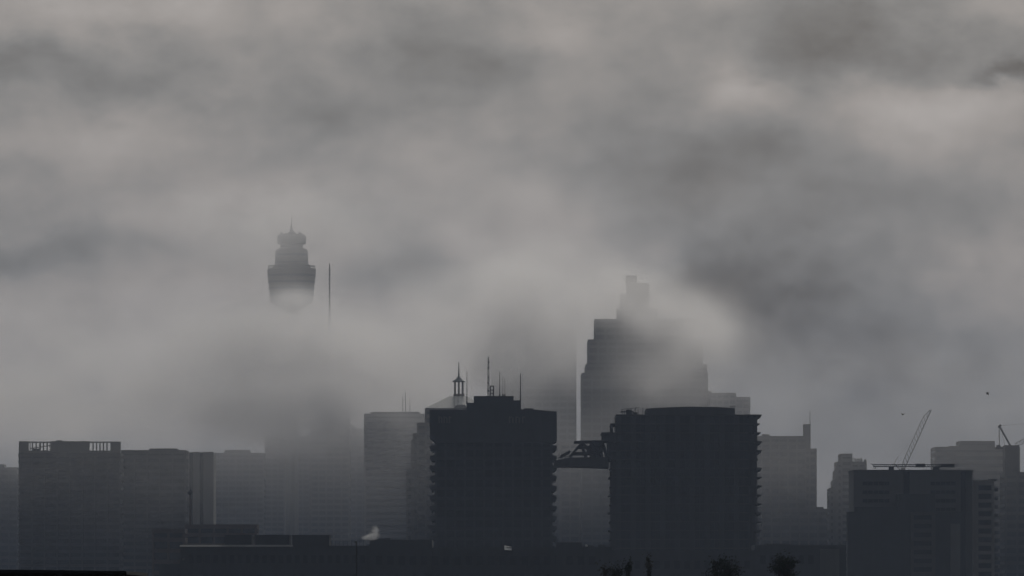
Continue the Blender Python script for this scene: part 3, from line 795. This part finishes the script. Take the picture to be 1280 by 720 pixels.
# ---- birds in flight
def bird(label, px, py, D, span, yaw, flap):
    c = Vector((X(px, D), D, Z(py, D)))
    mb = MB(); s_ = span
    mb.lathe(0, 0, [(.005, -.22 * s_), (.03 * s_, -.16 * s_), (.085 * s_, -.05 * s_), (.095 * s_, .05 * s_), (.06 * s_, .14 * s_), (.05 * s_, .18 * s_), (.052 * s_, .21 * s_), (.01, .27 * s_)], 12)
    mb.v = [(x, z, y) for x, y, z in mb.v]            # long axis along y
    for sg in (-1, 1):
        k = len(mb.v)
        pts = [(.04, .10, .02), (.25, .13, .02 + flap * .18), (.5, .02, flap * .42), (.42, -.06, flap * .34), (.22, -.09, flap * .16), (.04, -.08, .01)]
        for th in (.012, -.012): mb.v += [(sg * a * s_, e * s_, f * s_ + th * s_) for a, e, f in pts]
        mb.f += [tuple(k + i for i in range(6)), tuple(k + 6 + i for i in reversed(range(6)))] + [(k + i, k + (i + 1) % 6, k + 6 + (i + 1) % 6, k + 6 + i) for i in range(6)]
    k = len(mb.v); mb.v += [(-.03 * s_, -.18 * s_, 0), (.03 * s_, -.18 * s_, 0), (.09 * s_, -.36 * s_, 0), (-.09 * s_, -.36 * s_, 0), (-.03 * s_, -.18 * s_, .015 * s_), (.03 * s_, -.18 * s_, .015 * s_), (.09 * s_, -.36 * s_, .01 * s_), (-.09 * s_, -.36 * s_, .01 * s_)]
    mb.f += [tuple(k + i for i in q) for q in ((0, 3, 2, 1), (4, 5, 6, 7), (0, 1, 5, 4), (1, 2, 6, 5), (2, 3, 7, 6), (3, 0, 4, 7))]
    o = mb.build('bird', 'feather'); o.location = c; o.rotation_euler = (.1, .1, yaw); tag(o, label, 'bird', 'birds flying past the towers')
bird('larger black bird flying high above the crane at the right edge', 1234.7, 491, 500, .50, 1.2, -.8)
bird('smaller dark bird flying just left of the raised crane jib', 1128.5, 518.3, 520, .40, .7, .8)

# ================================================================ air
def vol_mat(name, color, density, aniso, attr=False, step=1.0):
    m = bpy.data.materials.new(name); m.use_nodes = True; t = m.node_tree
    for n in list(t.nodes): t.nodes.remove(n)
    pv = t.nodes.new('ShaderNodeVolumePrincipled'); o = t.nodes.new('ShaderNodeOutputMaterial')
    pv.inputs['Color'].default_value = (*color, 1); pv.inputs['Density'].default_value = density; pv.inputs['Anisotropy'].default_value = aniso
    pv.inputs['Density Attribute'].default_value = 'density' if attr else ''
    pv.inputs['Temperature Attribute'].default_value = ''; pv.inputs['Blackbody Intensity'].default_value = 0
    t.links.new(pv.outputs[0], o.inputs['Volume'])
    return m
HAZE = 7.9e-5
hz = MB().box(-6000, 6000, -500, 9000, -2, 330).build('haze', vol_mat('haze_air', (.62, .75, 1.0), HAZE, .25)); tag(hz, None, None, kind='stuff')

def fog_object(name, lo, hi, res, field, material):
    me = bpy.data.meshes.new(name); me.from_pydata([lo, hi], [], []); me.update()
    o = bpy.data.objects.new(name, me); COL.objects.link(o)
    ng = bpy.data.node_groups.new(name + '_nodes', 'GeometryNodeTree')
    ng.interface.new_socket('Geometry', in_out='OUTPUT', socket_type='NodeSocketGeometry')
    go = ng.nodes.new('NodeGroupOutput'); E.nt = ng
    pos = ng.nodes.new('GeometryNodeInputPosition')
    dens = field(E(pos.outputs[0]))
    vc = ng.nodes.new('GeometryNodeVolumeCube')
    ng.links.new(dens.v, vc.inputs['Density']); vc.inputs['Min'].default_value = lo; vc.inputs['Max'].default_value = hi
    for i, a in enumerate('XYZ'): vc.inputs['Resolution ' + a].default_value = res[i]
    sm = ng.nodes.new('GeometryNodeSetMaterial'); sm.inputs['Material'].default_value = material
    ng.links.new(vc.outputs[0], sm.inputs['Geometry']); ng.links.new(sm.outputs[0], go.inputs[0])
    me.materials.append(material)
    md = o.modifiers.new('fog', 'NODES'); md.node_group = ng
    tag(o, None, None, kind='stuff')
    return o

# low cloud: centre px/py at distance D, radii in px (x, z) and metres (depth), optical depth through it
FOG = [
    (360, 450, 3900, 140, 50, 120, 4.2), (60, 470, 3900, 230, 75, 150, 1.2), (385, 410, 4050, 120, 20, 90, 2.4), (365, 393, 4170, 34, 13, 60, 2.2),
    (480, 470, 3800, 70, 55, 120, 1.2), (180, 500, 3800, 230, 34, 140, 1.2), (370, 508, 3780, 110, 34, 110, 3.0), (25, 540, 3300, 120, 38, 120, 0.6),
    (365, 278, 3950, 140, 36, 130, 1.1), (365, 345, 3950, 100, 30, 130, .22),
    (640, 562, 2560, 1400, 84, 80, .14), (640, 562, 2960, 1400, 84, 70, .10), (1240, 550, 3060, 90, 40, 50, .03), (250, 560, 3900, 300, 60, 120, .10), (800, 500, 3100, 160, 60, 80, .18),
    (655, 385, 3560, 110, 46, 110, 4.0), (700, 440, 3560, 60, 60, 90, .30), (618, 415, 3560, 34, 50, 80, 1.6), (365, 465, 3820, 60, 55, 80, 1.6), (600, 430, 3560, 55, 46, 90, 1.5),
    (850, 425, 3140, 70, 40, 90, 1.5), (800, 380, 3140, 60, 20, 80, 2.6), (795, 356, 3140, 50, 24, 80, .7), (745, 352, 3140, 30, 28, 80, 1.2), (795, 335, 3140, 60, 12, 80, .5), (880, 435, 3140, 40, 44, 90, .9), (790, 450, 3140, 110, 40, 90, .28),
    (1010, 470, 3450, 260, 60, 180, .22), (500, 520, 3300, 60, 26, 90, .45), (1200, 470, 3500, 200, 70, 180, .2), (700, 240, 3900, 500, 60, 300, .3),
]
LO, HI = (-680.0, 2420.0, 12.0), (680.0, 4420.0, 325.0)
def fog_field(P):
    x, y, z = e_sep(P)
    n = e_noise(e_vec(x, y * .45, z * 1.25), 0.012, 5, 0.62, 'Color')
    nx, ny, nz = e_sep(n)
    n3 = e_noise(e_vec(x, y * .22, z * 1.3), 0.024, 4, 0.62)
    wx_ = x + (nx - .5) * 120; wy_ = y + (ny - .5) * 60; wz_ = z + (nz - .5) * 62
    acc = mist = None
    for px, py, D, rx, rz, ry, od in FOG:
        a = (wx_ - X(px, D)) / (rx * K * D); c = (wz_ - Z(py, D)) / (rz * K * D); b_ = (wy_ - D) / ry
        t = e_exp((a * a + b_ * b_ + c * c) * -1.0) * (od / (ry * 1.7725))
        if rx > 1000: mist = t if mist is None else mist + t
        else: acc = t if acc is None else acc + t
    mod = e_max(n3 * 6.0 - 2.0, 0.10)
    edge = e_smooth(x, -675, -560) * e_smooth(x * -1.0, -675, -560) * e_smooth(z * -1.0, -324, -280) * e_smooth(z, 14, 40)
    return e_max((acc * mod + mist * (n3 * 1.4 + .25)) * edge - 6e-5, 0.0) * 1000.0      # stored per kilometre
fog_object('fog_bank', LO, HI, (250, 90, 110), fog_field, vol_mat('fog_air', (.985, .98, .98), 0.001, .78, True))

# steam puff above the low roof
D = 1872
sc_ = K * D; cx_, cz_ = X(465, D), Z(669, D)
def steam_field(P):
    x, y, z = e_sep(P); n = e_noise(P, .9, 4, .65)
    def bl(px, py, r, rz): 
        a = (x - X(px, D)) / (r * sc_); c = (z - Z(py, D)) / (rz * sc_); b_ = (y - D) / (r * sc_); return e_exp((a * a + b_ * b_ + c * c) * -1.0)
    return e_max((bl(460, 672, 6, 2.5) + bl(467, 670, 5, 3.5) + bl(469, 664, 4, 6) * .7) * (n * 4.2 - 1.4) - .06, 0.0) * 1.9
fog_object('steam', (cx_ - 5, D - 3.5, cz_ - 3), (cx_ + 5, D + 3.5, cz_ + 5), (40, 30, 36), steam_field, vol_mat('steam_air', (1, 1, 1), 1.0, .3, True))

# ================================================================ render
S.view_settings.view_transform = 'Standard'; S.view_settings.look = 'None'; S.view_settings.gamma = 1; S.view_settings.exposure = 0.09
S.cycles.volume_bounces = 7; S.cycles.max_bounces = 8; S.cycles.diffuse_bounces = 2; S.cycles.glossy_bounces = 2
S.cycles.volume_step_rate = 3.0; S.cycles.volume_max_steps = 256
S.cycles.use_adaptive_sampling = True; S.cycles.adaptive_threshold = 0.04
S.cycles.use_denoising = True
w.cycles.sampling_method = 'MANUAL'; w.cycles.sample_map_resolution = 256
